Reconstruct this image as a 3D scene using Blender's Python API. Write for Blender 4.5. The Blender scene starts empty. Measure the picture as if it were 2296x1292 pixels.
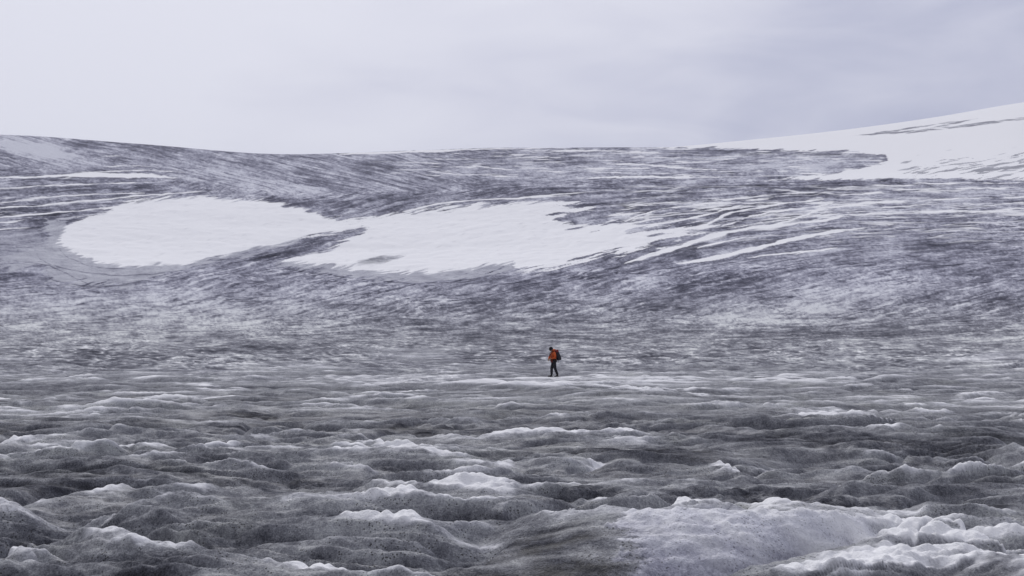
import bpy, math, random, bmesh
import numpy as np
from mathutils import Vector, Matrix

sc = bpy.context.scene
C = sc.collection

# ------------------------------------------------------------------ camera
PW, PH, F = 2296.0, 1292.0, 2462.0          # photograph size and focal length in its pixels
CAMZ = 2.15
PITCH = math.atan((760 - 646) / F)
cam_d = bpy.data.cameras.new('camera')
cam_d.sensor_width = 36.0
cam_d.lens = 36.0 * F / PW
cam_d.clip_start = 0.1
cam_d.clip_end = 60000
cam = bpy.data.objects.new('camera', cam_d)
C.objects.link(cam)
cam.location = (0, 0, CAMZ)
cam.rotation_euler = (math.pi / 2 + PITCH, 0, 0)
sc.camera = cam

# ------------------------------------------------------------------ exposure
sc.view_settings.view_transform = 'Standard'
sc.view_settings.look = 'None'
sc.view_settings.exposure = 0.0
sc.view_settings.gamma = 1.0

# ------------------------------------------------------------------ sky: overcast deck over a clear-sky base
SUN_EL, SUN_AZ = math.radians(45), math.radians(-12)      # azimuth measured from +Y towards +X
w = bpy.data.worlds.new('World'); sc.world = w; w.use_nodes = True
nt = w.node_tree; N = nt.nodes; L = nt.links; N.clear()
def nd(tree, kind, **kw):
    n = tree.nodes.new(kind)
    for k, v in kw.items(): setattr(n, k, v)
    return n
def math_n(tree, op, a, b=None, c=None, clamp=False):
    n = tree.nodes.new('ShaderNodeMath'); n.operation = op; n.use_clamp = clamp
    for i, v in enumerate((a, b, c)):
        if v is None: continue
        if isinstance(v, (int, float)): n.inputs[i].default_value = v
        else: tree.links.new(v, n.inputs[i])
    return n.outputs[0]
def mix_n(tree, fac, a, b, blend='MIX'):
    n = tree.nodes.new('ShaderNodeMix'); n.data_type = 'RGBA'; n.blend_type = blend
    for s, v in ((n.inputs[0], fac), (n.inputs[6], a), (n.inputs[7], b)):
        if isinstance(v, (int, float)): s.default_value = v
        elif isinstance(v, tuple): s.default_value = (*v, 1)
        else: tree.links.new(v, s)
    return n.outputs[2]
def ramp_n(tree, fac, stops, interp='LINEAR'):
    n = tree.nodes.new('ShaderNodeValToRGB'); n.color_ramp.interpolation = interp
    e = n.color_ramp.elements
    while len(e) < len(stops): e.new(0.5)
    for k, (p, c) in enumerate(stops):
        e[k].position = p; e[k].color = (*c, 1) if isinstance(c, tuple) else (c, c, c, 1)
    tree.links.new(fac, n.inputs[0])
    return n.outputs[0]
sky = nd(nt, 'ShaderNodeTexSky', sky_type='NISHITA', sun_disc=False, sun_elevation=SUN_EL, sun_rotation=SUN_AZ,
         air_density=1.0, dust_density=3.0, altitude=2000)
skyb = mix_n(nt, 1.0, sky.outputs[0], (0.1, 0.1, 0.1), 'MULTIPLY')
tc = nd(nt, 'ShaderNodeTexCoord')
mp = nd(nt, 'ShaderNodeMapping'); mp.inputs['Scale'].default_value = (1.3, 1.0, 3.2)
L.new(tc.outputs['Generated'], mp.inputs[0])
n1 = nd(nt, 'ShaderNodeTexNoise'); n1.inputs['Scale'].default_value = 2.1; n1.inputs['Detail'].default_value = 4
n1.inputs['Roughness'].default_value = 0.45; n1.inputs['Distortion'].default_value = 0.4
L.new(mp.outputs[0], n1.inputs['Vector'])
sp = nd(nt, 'ShaderNodeSeparateXYZ'); L.new(tc.outputs['Generated'], sp.inputs[0])
# rain-grey deck low on the right, paler overhead and to the left
right = math_n(nt, 'MULTIPLY', sp.outputs[0], 2.5)
low = math_n(nt, 'MULTIPLY', sp.outputs[2], -2.4)
t = math_n(nt, 'ADD', math_n(nt, 'ADD', right, low), math_n(nt, 'MULTIPLY', math_n(nt, 'SUBTRACT', n1.outputs[0], 0.5), 2.4))
mp2 = nd(nt, 'ShaderNodeMapping'); mp2.inputs['Scale'].default_value = (2.2, 2.2, 9.0); mp2.inputs['Rotation'].default_value = (0, 0.12, 0.3)
L.new(tc.outputs['Generated'], mp2.inputs[0])
n2 = nd(nt, 'ShaderNodeTexNoise'); n2.inputs['Scale'].default_value = 2.4; n2.inputs['Detail'].default_value = 5; n2.inputs['Roughness'].default_value = 0.5; n2.inputs['Distortion'].default_value = 0.8
L.new(mp2.outputs[0], n2.inputs['Vector'])
t = math_n(nt, 'ADD', t, math_n(nt, 'MULTIPLY', math_n(nt, 'SUBTRACT', n2.outputs[0], 0.5), 1.1))
t = math_n(nt, 'ADD', math_n(nt, 'MULTIPLY', t, 0.5), 0.5, clamp=True)
deck = ramp_n(nt, t, [(0.0, (0.765, 0.77, 0.85)), (0.33, (0.685, 0.69, 0.785)), (0.62, (0.515, 0.53, 0.66)), (1.0, (0.33, 0.355, 0.50))], 'B_SPLINE')
col = mix_n(nt, 0.95, skyb, deck)
# added dimming of the unseen sky behind the viewer, to darken camera-facing ice
back = math_n(nt, 'ADD', math_n(nt, 'MULTIPLY', sp.outputs[1], 0.9), math_n(nt, 'MULTIPLY', sp.outputs[2], 0.9))
back = math_n(nt, 'ADD', back, 0.45, clamp=True)
col = mix_n(nt, 1.0, col, ramp_n(nt, back, [(0.0, (0.34, 0.34, 0.36)), (0.9, (1.0, 1.0, 1.0))]), 'MULTIPLY')
bg = nd(nt, 'ShaderNodeBackground'); bg.inputs[1].default_value = 1.10
L.new(col, bg.inputs[0])
wo = nd(nt, 'ShaderNodeOutputWorld'); L.new(bg.outputs[0], wo.inputs[0])

sd = bpy.data.lights.new('sun', 'SUN'); sd.energy = 1.5; sd.angle = math.radians(16); sd.color = (1.0, 0.975, 0.95)
so = bpy.data.objects.new('sun', sd); C.objects.link(so)
sdir = Vector((math.sin(SUN_AZ) * math.cos(SUN_EL), math.cos(SUN_AZ) * math.cos(SUN_EL), math.sin(SUN_EL)))
so.rotation_euler = sdir.to_track_quat('Z', 'Y').to_euler()
so.location = sdir * 50

# ------------------------------------------------------------------ noise
rng = np.random.RandomState(7)
PERM = rng.permutation(256).astype(np.int32); PERM = np.concatenate([PERM, PERM])
_a = rng.rand(256) * 2 * np.pi
GX, GY = np.cos(_a).astype(np.float32), np.sin(_a).astype(np.float32)
def pn(x, y, seed=0):
    x = x.astype(np.float32) + np.float32(seed * 17.31); y = y.astype(np.float32) + np.float32(seed * 9.77)
    xf = np.floor(x); yf = np.floor(y)
    xi = xf.astype(np.int32); yi = yf.astype(np.int32)
    x = x - xf; y = y - yf
    x0 = xi & 255; x1 = (xi + 1) & 255; y0 = yi & 255; y1 = (yi + 1) & 255
    p0 = PERM[x0]; p1 = PERM[x1]
    h00 = PERM[p0 + y0]; h10 = PERM[p1 + y0]; h01 = PERM[p0 + y1]; h11 = PERM[p1 + y1]
    u = x * x * x * (x * (x * 6 - 15) + 10); v = y * y * y * (y * (y * 6 - 15) + 10)
    a = GX[h00] * x + GY[h00] * y; b = GX[h10] * (x - 1) + GY[h10] * y
    c = GX[h01] * x + GY[h01] * (y - 1); d = GX[h11] * (x - 1) + GY[h11] * (y - 1)
    a = a + u * (b - a); c = c + u * (d - c)
    return (a + v * (c - a)) * np.float32(1.5)          # about -1 .. 1
def fbm(x, y, octv=4, gain=0.5, lac=2.03, seed=0):
    s = 0; amp = 1; tot = 0
    for k in range(octv):
        s = s + amp * pn(x * lac ** k, y * lac ** k, seed + k); tot += amp; amp *= gain
    return s / tot
def sstep(a, b, x):
    t = np.clip((x - a) / (b - a), 0, 1); return t * t * (3 - 2 * t)
def pchip(xk, yk, x):
    """monotone cubic through (xk, yk[...,k]); yk shape (n,) -> values at x"""
    h = np.diff(xk); d = np.diff(yk) / h
    m = np.zeros(len(xk))
    for i in range(1, len(xk) - 1):
        if d[i - 1] * d[i] > 0:
            w1 = 2 * h[i] + h[i - 1]; w2 = h[i] + 2 * h[i - 1]
            m[i] = (w1 + w2) / (w1 / d[i - 1] + w2 / d[i])
    m[0], m[-1] = d[0], d[-1]
    x = np.clip(x, xk[0], xk[-1])
    i = np.clip(np.searchsorted(xk, x) - 1, 0, len(h) - 1)
    t = (x - xk[i]) / h[i]
    return ((2 * t**3 - 3 * t**2 + 1) * yk[i] + (t**3 - 2 * t**2 + t) * h[i] * m[i]
            + (-2 * t**3 + 3 * t**2) * yk[i + 1] + (t**3 - t**2) * h[i] * m[i + 1])

# ------------------------------------------------------------------ the lie of the land
def q_of(x, y):          # tangent of the elevation angle seen at photo point (x, y)
    yc = (646 - y) / F; xc = (x - 1148) / F
    dy = math.cos(PITCH) - yc * math.sin(PITCH); dz = math.sin(PITCH) + yc * math.cos(PITCH)
    return dz / np.sqrt(dy * dy + xc * xc)
def to_photo(X, Y, Z):
    Zr = Z - CAMZ
    d = Y * math.cos(PITCH) + Zr * math.sin(PITCH)
    up = -Y * math.sin(PITCH) + Zr * math.cos(PITCH)
    d = np.where(d < 0.05, 0.05, d)
    return 1148 + F * X / d, 646 - F * up / d
XC = np.array([-500, 0, 300, 650, 900, 1148, 1480, 1700, 1900, 2100, 2296, 2800], float)
PROF = [   # distance, photo height of the macro surface at each column of XC
 (85,   [817]*12),
 (110,  [797]*12),
 (160,  [771,771,771,770,770,769,767,765,764,763,762,762]),
 (250,  [738,738,738,738,738,737,735,732,730,728,726,726]),
 (400,  [697,697,697,697,697,695,690,685,680,676,672,672]),
 (650,  [640,640,640,640,638,632,622,615,608,600,594,594]),
 (820,  [578,578,580,584,582,572,556,545,536,530,525,525]),
 (1000, [500,500,500,508,510,500,484,475,470,466,463,463]),
 (1150, [450,452,448,458,460,448,436,430,428,426,425,425]),
 (1300, [405,405,416,436,432,420,408.5,405,404,403,402,402]),
 (1450, [385,388,403,431,433,432,430,429,428,426,425,425]),
 (1800, [355,360,373,407,415,412,407,405,403,401,400,400]),
 (2300, [318,323,339,374,390,384,374,376,378,376,372,372]),
 (2900, [296,302,322,346,338.5,331.5,331.5,344,340,330,315,300]),
 (3500, [302,308,328,349,340,332,330,326,312,290,262,230]),
 (4300, [320,326,342,362,352,341,331.0,312,290.5,263,230,170]),
 (5200, [335,340,352,372,362,352,341,324,303,276,245,185]),
 (7000, [380,385,390,400,395,390,385,375,360,340,320,280]),
]
# polar grid around the place, dense where the ground is close
rs = [0.35]
while rs[-1] < 5: rs.append(rs[-1] * 1.03)
while rs[-1] < 28: rs.append(rs[-1] * 1.0019)
while rs[-1] < 110: rs.append(rs[-1] * 1.0025)
mid_r = np.array([p[0] for p in PROF], float); mid_y = np.array([np.mean(p[1]) for p in PROF])
min_y = np.array([p[1] for p in PROF])
while rs[-1] < 7000:
    r = rs[-1]
    k = min(max(np.searchsorted(mid_r, r) - 1, 0), len(mid_r) - 2)
    g = np.max(np.abs(min_y[k + 1] - min_y[k])) / (mid_r[k + 1] - mid_r[k])
    rs.append(r + min(1.15 / max(g, 1e-3), r * 0.012))
R = np.array(rs); NR = len(R)
az_in = np.linspace(-28, 28, 1401)
az_out = 28 + 152 * (np.linspace(0, 1, 91)[1:] ** 1.7)
AZ = np.radians(np.concatenate([-az_out[::-1][1:], az_in, az_out])); NA = len(AZ)      # -180 excluded, 180 included
print('grid', NR, NA, NR * NA)

colx = np.clip(1148 + F * np.tan(np.clip(AZ, -0.6, 0.6)) * 0.998, -500, 2800)
rk = [0.3]
while rk[-1] * 1.35 < 70: rk.append(rk[-1] * 1.35)
near_n = len(rk)
rk = np.array(rk + [p[0] for p in PROF]); lrk = np.log(rk)
Q = np.zeros((len(rk), NA))
for i in range(near_n): Q[i] = -2.15 / rk[i] if rk[i] < 60 else q_of(1148, 845 - (rk[i] - 63) * 1.1)
for j, (r, ys) in enumerate(PROF):
    yy = pchip(XC, np.array(ys, float), colx)
    Q[near_n + j] = q_of(colx, yy)
# all round behind the viewer the ice lies level
flat = sstep(math.radians(50), math.radians(85), np.abs(AZ))
Q = Q * (1 - flat) + (-2.15 / rk[:, None]) * flat
lr = np.log(R)
# vectorised monotone cubic down each column
h = np.diff(lrk)[:, None]; d = np.diff(Q, axis=0) / h
m = np.zeros_like(Q)
ok = d[:-1] * d[1:] > 0
w1 = 2 * h[1:] + h[:-1]; w2 = h[1:] + 2 * h[:-1]
with np.errstate(divide='ignore', invalid='ignore'):
    mm = (w1 + w2) / (w1 / d[:-1] + w2 / d[1:])
m[1:-1] = np.where(ok, mm, 0); m[0] = d[0]; m[-1] = d[-1]
ii = np.clip(np.searchsorted(lrk, lr) - 1, 0, len(lrk) - 2)
tt = ((lr - lrk[ii]) / np.diff(lrk)[ii])[:, None]
hh = h[ii]
QQ = ((2*tt**3 - 3*tt**2 + 1) * Q[ii] + (tt**3 - 2*tt**2 + tt) * hh * m[ii] + (-2*tt**3 + 3*tt**2) * Q[ii+1] + (tt**3 - tt**2) * hh * m[ii+1])
Rg = R[:, None]
X = (Rg * np.sin(AZ)[None]).astype(np.float64); Y = (Rg * np.cos(AZ)[None])
Zm = CAMZ + Rg * QQ
U, V = to_photo(X, Y, Zm)
U = U.astype(np.float32); V = V.astype(np.float32)
front = (np.abs(AZ) < math.radians(48))[None, :]

# ------------------------------------------------------------------ near relief
H = np.zeros_like(Zm, dtype=np.float32)
snow = np.zeros_like(H); tone = np.zeros_like(H) + 0.4; warm = np.zeros_like(H); wet = np.zeros_like(H)
nn = int(np.searchsorted(R, 420)); Xn = X[:nn].astype(np.float32); Yn = Y[:nn].astype(np.float32)
step_n = (np.gradient(R)[:nn, None]).astype(np.float32)
def lod(lam): return np.clip(lam / (step_n * 2.2) - 0.6, 0, 1)
wx = fbm(Xn / 9, Yn / 4, 2, seed=3) * 2.4; wy = fbm(Xn / 8, Yn / 5, 3, seed=8) * 1.5
sl = 0.10 * Xn * 1.0
def billow(lx, ly, seed, sl=0.1, lean=0.0):
    return np.abs(pn((Xn + wx) / lx, (Yn + wy + sl * Xn + lean) / ly, seed))
b0 = fbm(Xn / 30, Yn / 10, 2, seed=21)
l0 = 0
for _ in range(2):
    b1 = billow(10.5, 2.8, 31, 0.05, l0); b1b = billow(7.5, 2.2, 35, -0.12, l0)
    b1 = np.minimum(b1, b1b * 1.15 + 0.04) ** 0.8 * 1.05
    l0 = b1 * (1.1 - 0.7 * sstep(12, 34, R[:nn]))[:, None]
lean = b1 * (0.8 - 0.5 * sstep(20, 60, R[:nn]))[:, None]
b2 = billow(4.6, 1.1, 41, 0.08, lean); b2b = billow(3.3, 0.9, 45, -0.14, lean)
b2 = np.minimum(b2, b2b * 1.2 + 0.03) ** 0.85 * 1.12
b1 = b1 - 0.27; b2 = b2 - 0.27
amp = (0.6 + 0.6 * sstep(-0.5, 0.6, fbm(Xn / 15, Yn / 7, 2, seed=91)))
big = 0.26 * b0 + amp * 0.50 * b1 * lod(3.0)
hb = big + amp * 0.27 * b2 * lod(1.2)

# traced troughs: (photo line of the nearer lip, depth, width)
def ground_r(x, y, z=0.05):
    q = q_of(np.asarray(x, float), np.asarray(y, float)); return (z - CAMZ) / q
def ground_az(x, y):
    yc = (646 - y) / F; dy = math.cos(PITCH) - yc * math.sin(PITCH)
    return math.atan2((x - 1148) / F, dy)
def smooth_line(xs, vals):
    a = np.array([ground_az(x, 1200) for x in xs]); ks = np.hanning(81); ks /= ks.sum()
    return np.convolve(np.pad(np.interp(AZ, a, vals), 40, mode='edge'), ks, 'valid')[None]
bx = [900,1000,1150,1300,1450,1640,1740,1850,1990,2090,2200]
rb_ = smooth_line(bx, ground_r(bx, [1340,1336,1332,1325,1310,1292,1264,1242,1216,1202,1196], 0.05))
zc_l = [0.02,0.08,0.20,0.33,0.39,0.40,0.38,0.30,0.12,0.0,-0.05]
rc_ = smooth_line(bx, [float(ground_r(x, y, z)) for x, y, z in zip(bx, [1172,1164,1154,1143,1138,1133,1140,1152,1168,1186,1192], zc_l)])
zc_ = smooth_line(bx, zc_l)
rr = R[:nn, None] + 0.10 * fbm(Xn / 1.6, Yn / 1.2, 2, seed=401)
rc_ = np.maximum(rc_, rb_ + 0.75)
tf_ = np.clip((rr - rb_ - 0.38) / (rc_ - rb_ - 0.38), 0, 1)
m2k = sstep(ground_az(1560, 1200), ground_az(1780, 1200), AZ)[None]
hm = np.where(rr < rb_ + 0.38, 0.05 + 0.02 * m2k - 0.47 * sstep(0.02, 0.38, rr - rb_), -0.42 + (zc_ + 0.42) * (1 - (1 - tf_) ** 2.0) ** 0.8)
hm = hm - 0.10 * sstep(0.2, 1.6, rr - rc_)
# shallow melt flutes running down its face
fl = pn((Xn + 0.9 * tf_) / 0.34, Yn * 0 + 3.3, 405) * 0.5 + pn((Xn + 0.9 * tf_) / 0.15, Yn * 0 + 1.7, 406) * 0.2
hm = hm + 0.035 * fl * tf_ * (1 - tf_) * 4 + 0.02 * b2
ax0, ax1, ax2, ax3 = (ground_az(x, 1200) for x in (940, 1200, 1960, 2130))
wm1 = (sstep(ax0, ax1, AZ) * (1 - sstep(ax2, ax3, AZ)))[None] * sstep(-1.0, -0.1, rr - rb_) * (1 - sstep(0.7, 1.9, rr - rc_))
hb = hb * (1 - wm1) + hm * wm1
def trough(pts, depth, width, wall=0.55, lip=0.25, taper=0.3, z=0.12):
    a = np.array([ground_az(x, y) for x, y in pts]); r = np.array([float(ground_r(x, y, z)) for x, y in pts])
    ks = np.hanning(61); ks /= ks.sum()
    rg = np.convolve(np.pad(np.interp(AZ, a, r), 30, mode='edge'), ks, 'valid')[None]
    tp = np.clip((AZ - a[0]) / (taper * (a[-1] - a[0])), 0, 1) * np.clip((a[-1] - AZ) / (taper * (a[-1] - a[0])), 0, 1)
    tp = (tp * tp * (3 - 2 * tp))[None]
    t = R[:nn, None] - rg + 0.45 * fbm(Xn / 1.3, Yn / 1.3, 3, seed=int(pts[0][1]))
    t = t + (1 - tp) * 0.6
    g = sstep(0.0, 0.35, t) * (1 - sstep(width, width + wall, t))
    l = np.exp(-((t + 0.35) / 0.4) ** 2)
    back = np.exp(-((t - width - wall - 0.5) / 0.7) ** 2)
    return (tp * (-depth * g + lip * depth * l + 0.22 * depth * back)).astype(np.float32), (tp * g).astype(np.float32)
TR = [
 ([(-60,1112),(0,1108),(150,1092),(250,1086),(420,1083),(540,1075),(640,1062),(720,1048)], 0.42, 0.75, 0.5),
 ([(930,1165),(1080,1166),(1200,1153),(1320,1141),(1400,1143),(1480,1146),(1560,1131),(1650,1131),(1760,1136)], 0.62, 0.9, 0.40, 0.05, 0.3, 0.36),
 ([(1230,1044),(1330,1036),(1400,1041),(1440,1036),(1600,1037),(1740,1050)], 0.38, 0.9, 0.6),
 ([(1640,1040),(1800,1032),(1950,1034),(2100,1020),(2360,1030)], 0.45, 1.5, 1.4),
 ([(-60,980),(0,977),(110,975),(250,965),(460,951)], 0.45, 1.2, 0.8),
 ([(-60,1222),(0,1212),(120,1196),(260,1186),(340,1184)], 0.33, 0.5, 0.35),
 ([(780,975),(880,968),(980,969),(1090,980)], 0.30, 0.9, 0.8),
 ([(520,957),(640,950),(720,955)], 0.3, 0.9, 0.8),
 ([(1960,1130),(2100,1120),(2230,1108),(2360,1106)], 0.34, 0.6, 0.5),
 ([(800,1046),(900,1050),(1010,1044)], 0.22, 0.6, 0.6),
 ([(2030,1210),(2090,1202),(2200,1214),(2296,1229),(2420,1240)], 0.34, 0.5, 0.8, 0.1, 0.15),
]
gul = np.zeros_like(hb)
for k, (p, dep, *rest) in enumerate(TR):
    dh, gm = trough(p, dep, *rest)
    hb = hb + dh * (1 - wm1 * (R[:nn, None] < rc_ - 0.05)); gul = np.maximum(gul, gm)
# traced swells: photo centre of the crown, half width px, depth of the swell (m) and height (m)
SW = [(165,1165,95,1.3,-0.42),(2120,1225,150,0.7,0.12),(1330,895,260,5,0.35),(300,1035,260,1.8,0.15),(240,1120,110,0.6,0.12),(1450,1050,200,1.4,0.12),(1280,990,140,1.6,0.12)]
for (x, y, hw, dr_, ht) in SW:
    a0 = ground_az(x, y); r0 = float(ground_r(x, y)); wdt = hw / F
    hb = hb + (ht * np.exp(-((AZ - a0) / wdt) ** 2)[None] * np.exp(-((R[:nn, None] - r0) / dr_) ** 2)).astype(np.float32)
# the white-crusted rib in front of it
m2x = [1640,1740,1850,1990,2090,2200,2296,2500]
r2_ = smooth_line(m2x, ground_r(m2x, [1292,1266,1243,1217,1200,1213,1228,1240], 0.14))
t2 = R[:nn, None] - r2_ + 0.12 * fbm(Xn / 0.7, Yn / 0.7, 3, seed=411)
w2x = (sstep(ground_az(1650, 1250), ground_az(1880, 1250), AZ))[None]
m2s = np.exp(-((t2 + 0.50) / 0.50) ** 2) * w2x
hb = hb * (1 - 0.8 * m2s) + (0.13 + 0.05 * b2) * 0.8 * m2s
m2m = sstep(-1.15, -0.75, t2) * (1 - sstep(0.0, 0.25, t2)) * w2x
for _ in range(2):                                          # soften faces that stand steeper than the mesh can follow
    sm_ = hb.copy(); sm_[1:-1] = (hb[:-2] + 2 * hb[1:-1] + hb[2:]) / 4
    st_ = sstep(0.7, 1.5, np.abs(np.gradient(hb, axis=0)) / step_n)
    kk = np.maximum(st_, sstep(25, 50, R[:nn])[:, None] * 0.8); hb = hb * (1 - kk) + sm_ * kk
hx = hb.copy(); hx[:, 2:-2] = (hb[:, :-4] + hb[:, 1:-3] + hb[:, 2:-2] + hb[:, 3:-1] + hb[:, 4:]) / 5
kx = sstep(18, 40, R[:nn])[:, None]; hb = hb * (1 - kx) + hx * kx
Ys = Yn + 1.5 * hb                                          # small relief is laid along the slope, not draped straight down
step_s = np.maximum(step_n, np.abs(np.gradient(Ys, axis=0)))
def lods(lam): return np.clip(lam / (step_s * 2.2) - 0.6, 0, 1)
def bl(lx, ly, seed, k): return np.abs(pn((Xn + wx) / lx, (Ys + wy + k * Xn) / ly, seed)) - 0.28
b3 = bl(1.6, 0.5, 51, 0.05); b4 = bl(0.55, 0.28, 61, -0.1); b5 = bl(0.24, 0.15, 65, 0.1)
fine = fbm(Xn / 0.10, Ys / 0.08, 2, seed=71)
rough = sstep(-0.5, 0.4, fbm(Xn / 2.5, Yn / 1.6, 2, seed=95))
hn = hb + (0.3 + 1.0 * rough) * (1 - 0.7 * wm1) * (0.15 * b3 * lods(0.55) + 0.075 * b4 * lods(0.28) + 0.030 * b5 * lods(0.14)) + 0.012 * fine * lods(0.08)

keep = sstep(0.4, 4.0, R[:nn])[:, None]                     # level spot under the tripod
fade = 1 - sstep(220, 410, R[:nn])[:, None]
# level footing where the walker stands
PX, PY_ = 63.0 * math.sin(math.atan((1242 - 1148) / F)), 63.0 * math.cos(math.atan((1242 - 1148) / F))
foot = np.exp(-(((Xn - PX) / 0.9) ** 2 + ((Yn - PY_) / 1.0) ** 2))
clear = sstep(0, 1, np.exp(-((Xn - PX) / 1.4) ** 2) * sstep(56, 61.5, Yn) * (1 - sstep(63, 65, Yn)))
hn = hn * (1 - clear) + np.minimum(hn, -0.02) * clear
hn = hn * (1 - foot) + 0.02 * foot
H[:nn] = hn * keep * fade
# broad undulations farther off
nf = int(np.searchsorted(R, 60)); Xf = X[nf:].astype(np.float32); Yf = Y[nf:].astype(np.float32)
und = fbm(Xf / 160, Yf / 110, 3, seed=5) * 2.6 * sstep(250, 700, R[nf:])[:, None] * (1 - sstep(2000, 2800, R[nf:]))[:, None]
und += (np.abs(fbm(Xf / 26, Yf / 30, 2, seed=6)) - 0.2) * 1.6 * sstep(150, 380, R[nf:])[:, None] * (1 - sstep(1250, 1400, R[nf:]))[:, None]
H[nf:] += und.astype(np.float32)

# ------------------------------------------------------------------ surface of the near ice (dirt, clean crust, sky light painted on crests)
e1 = fbm(Xn / 5.0, Ys / 2.2, 3, 0.55, seed=101)
e2 = fbm((Xn + wx) / 1.5, Ys / 0.7, 2, 0.7, seed=111) * 0.6 + 0.4 * lods(0.3) * fbm((Xn + wx) / 0.5, Ys / 0.24, 3, 0.7, seed=113)
e3 = fbm(Xn / 18, Yn / 8, 3, seed=121)
e4 = fbm(Xn / 0.5, Ys / 0.3, 4, 0.72, seed=117) * lods(0.22)
crown = 0.9 * b1 * lod(2.0) + 0.9 * b2 * lod(1.0) + 0.6 * b3 * lod(0.5)  # crest height; lightens tops in colour for sky light, besides their pale crust
far1 = sstep(30, 110, R[:nn])[:, None]
wm = sstep(0.05, 0.5, fbm(Xn / 2.6, Yn / 2.0, 4, 0.6, seed=131))
Un, Vn = U[:nn], V[:nn]
def blob(x, y, hw, hh, ang=0.0):
    c, s = math.cos(math.radians(ang)), math.sin(math.radians(ang))
    du = Un - x; dv = -(Vn - y)
    p = (du * c + dv * s) / hw; q = (-du * s + dv * c) / hh
    dd = np.sqrt(p * p + q * q) + 0.5 * e2 + 0.4 * e1
    return 1 - sstep(0.35, 1.35, dd)
WHITE = [(2090,1225,150,26,-6,1),(2230,1240,110,24,-5,1),(1900,1262,130,14,8,.7),(1960,1160,70,12,-20,.4),(1730,1185,90,16,-6,.9),
 (2050,1270,180,18,3,.6),(1380,1150,70,10,0,.8),(1450,1046,110,9,-2,.95),(1345,1042,40,9,0,.9),(1300,985,120,7,0,.9),(1640,1063,55,8,0,.9),(2200,1040,110,9,2,.9),(2260,1048,70,8,0,.7),
 (1060,1105,100,20,-8,.85),(1000,1090,70,10,0,.8),(860,1135,150,22,-6,.6),(800,1205,70,16,-10,.9),(900,1225,110,14,-12,.6),(235,1118,70,13,0,.95),(60,1130,80,12,0,.8),(410,1110,80,24,10,.6),
 (700,1275,130,12,-8,.8),(60,1250,90,22,0,.8),(130,1275,110,16,0,.6),(480,1000,60,6,0,.8),(880,1003,60,8,0,.8),(640,980,90,6,-6,.7),(280,990,50,9,0,.5),(1130,1040,25,9,0,.9),
 (1830,940,110,6,0,.8),(1980,975,50,12,0,.7),(1400,890,120,14,-4,.7),(1330,878,150,8,0,.7),(1560,895,40,8,-15,.7),(850,855,110,12,0,.75),(1000,860,120,8,0,.6),(465,870,30,9,0,.6),(1080,862,60,6,0,.6),
 (2150,880,140,7,0,.6),(1750,860,200,7,0,.5),(2230,800,120,12,0,.5),(1900,800,200,10,0,.4),(1500,860,150,8,0,.5),(1200,860,200,10,0,.5),(2250,1205,60,9,0,.5),(1120,1190,60,8,0,.3),(300,1085,60,5,5,.8)]
DARK = [(250,1070,280,20,4,.9),(100,1090,120,16,5,.8),(1330,1115,140,26,2,.8),(1560,1118,260,22,-3,.8),(1800,1130,120,16,-3,.6),(1480,1025,180,13,-2,.9),(1900,1000,260,18,0,.85),(2180,1000,160,20,0,.85),(1700,985,160,14,0,.6),
 (60,965,140,16,6,.8),(300,955,160,10,4,.5),(1200,1240,110,38,-30,.8),(1060,1270,80,30,0,.7),(1330,1275,110,26,-20,.6),(380,1275,160,20,3,.75),(130,1195,150,14,4,.8),(560,1220,220,16,4,.45),(1000,1165,100,7,0,.4),
 (2190,1095,110,16,5,.7),(2180,1190,90,14,-4,.6),(560,935,60,9,0,.8),(900,965,90,7,0,.7),(640,1165,180,14,0,.45),(620,1050,90,12,-8,.6),(900,1040,120,10,-3,.6),(2100,885,60,6,0,.7),(1300,800,60,6,0,.4),(170,800,160,14,0,.4),
 (300,820,240,16,0,.35),(560,960,150,10,0,.3),(1700,1110,90,10,0,.4),(1930,1090,200,18,0,.3),(2200,1140,60,8,0,.6),(700,900,240,16,0,.25),(150,900,260,22,0,.25)]
bD = np.zeros_like(Xn); bW = np.zeros_like(Xn)
for (x, y, a, b, g, s) in DARK: bD = np.maximum(bD, s * blob(x, y, a, b, g))
for (x, y, a, b, g, s) in WHITE: bW = np.maximum(bW, s * blob(x, y, a, b, g))
slope = np.gradient(hb, axis=0) / step_n
flatk = 1 - sstep(0.25, 0.7, slope)
bW = np.maximum(bW * flatk, bW * wm1)
bD = bD * (1 - bW)
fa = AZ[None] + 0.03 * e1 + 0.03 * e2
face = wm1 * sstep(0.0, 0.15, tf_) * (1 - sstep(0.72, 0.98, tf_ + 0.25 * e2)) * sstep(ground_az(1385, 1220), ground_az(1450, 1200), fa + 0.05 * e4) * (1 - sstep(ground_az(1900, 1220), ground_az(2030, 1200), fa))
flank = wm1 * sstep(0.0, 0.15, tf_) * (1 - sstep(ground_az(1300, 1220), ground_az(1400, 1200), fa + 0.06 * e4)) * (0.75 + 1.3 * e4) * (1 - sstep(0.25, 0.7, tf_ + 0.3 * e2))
tn = 0.53 + 0.03 * far1 + 0.20 * e1 + 0.30 * e2 + 0.24 * e3 + 0.24 * e4 + 0.34 * crown + 0.10 * far1 - 0.30 * bD + 0.22 * bW + 0.20 * face - 0.22 * flank  # crown term paints the sky-lit tops paler
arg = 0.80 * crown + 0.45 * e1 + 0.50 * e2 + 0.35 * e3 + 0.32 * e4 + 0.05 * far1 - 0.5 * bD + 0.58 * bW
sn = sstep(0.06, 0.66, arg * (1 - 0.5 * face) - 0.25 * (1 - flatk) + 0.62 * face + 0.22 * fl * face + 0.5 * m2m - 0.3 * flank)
sn = np.minimum(sn, 1 - face * np.clip(0.38 + 0.5 * e2 + 0.35 * e4 - 0.55 * fl + 0.35 * tf_ * e1 - 0.10, 0, 0.62))
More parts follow.
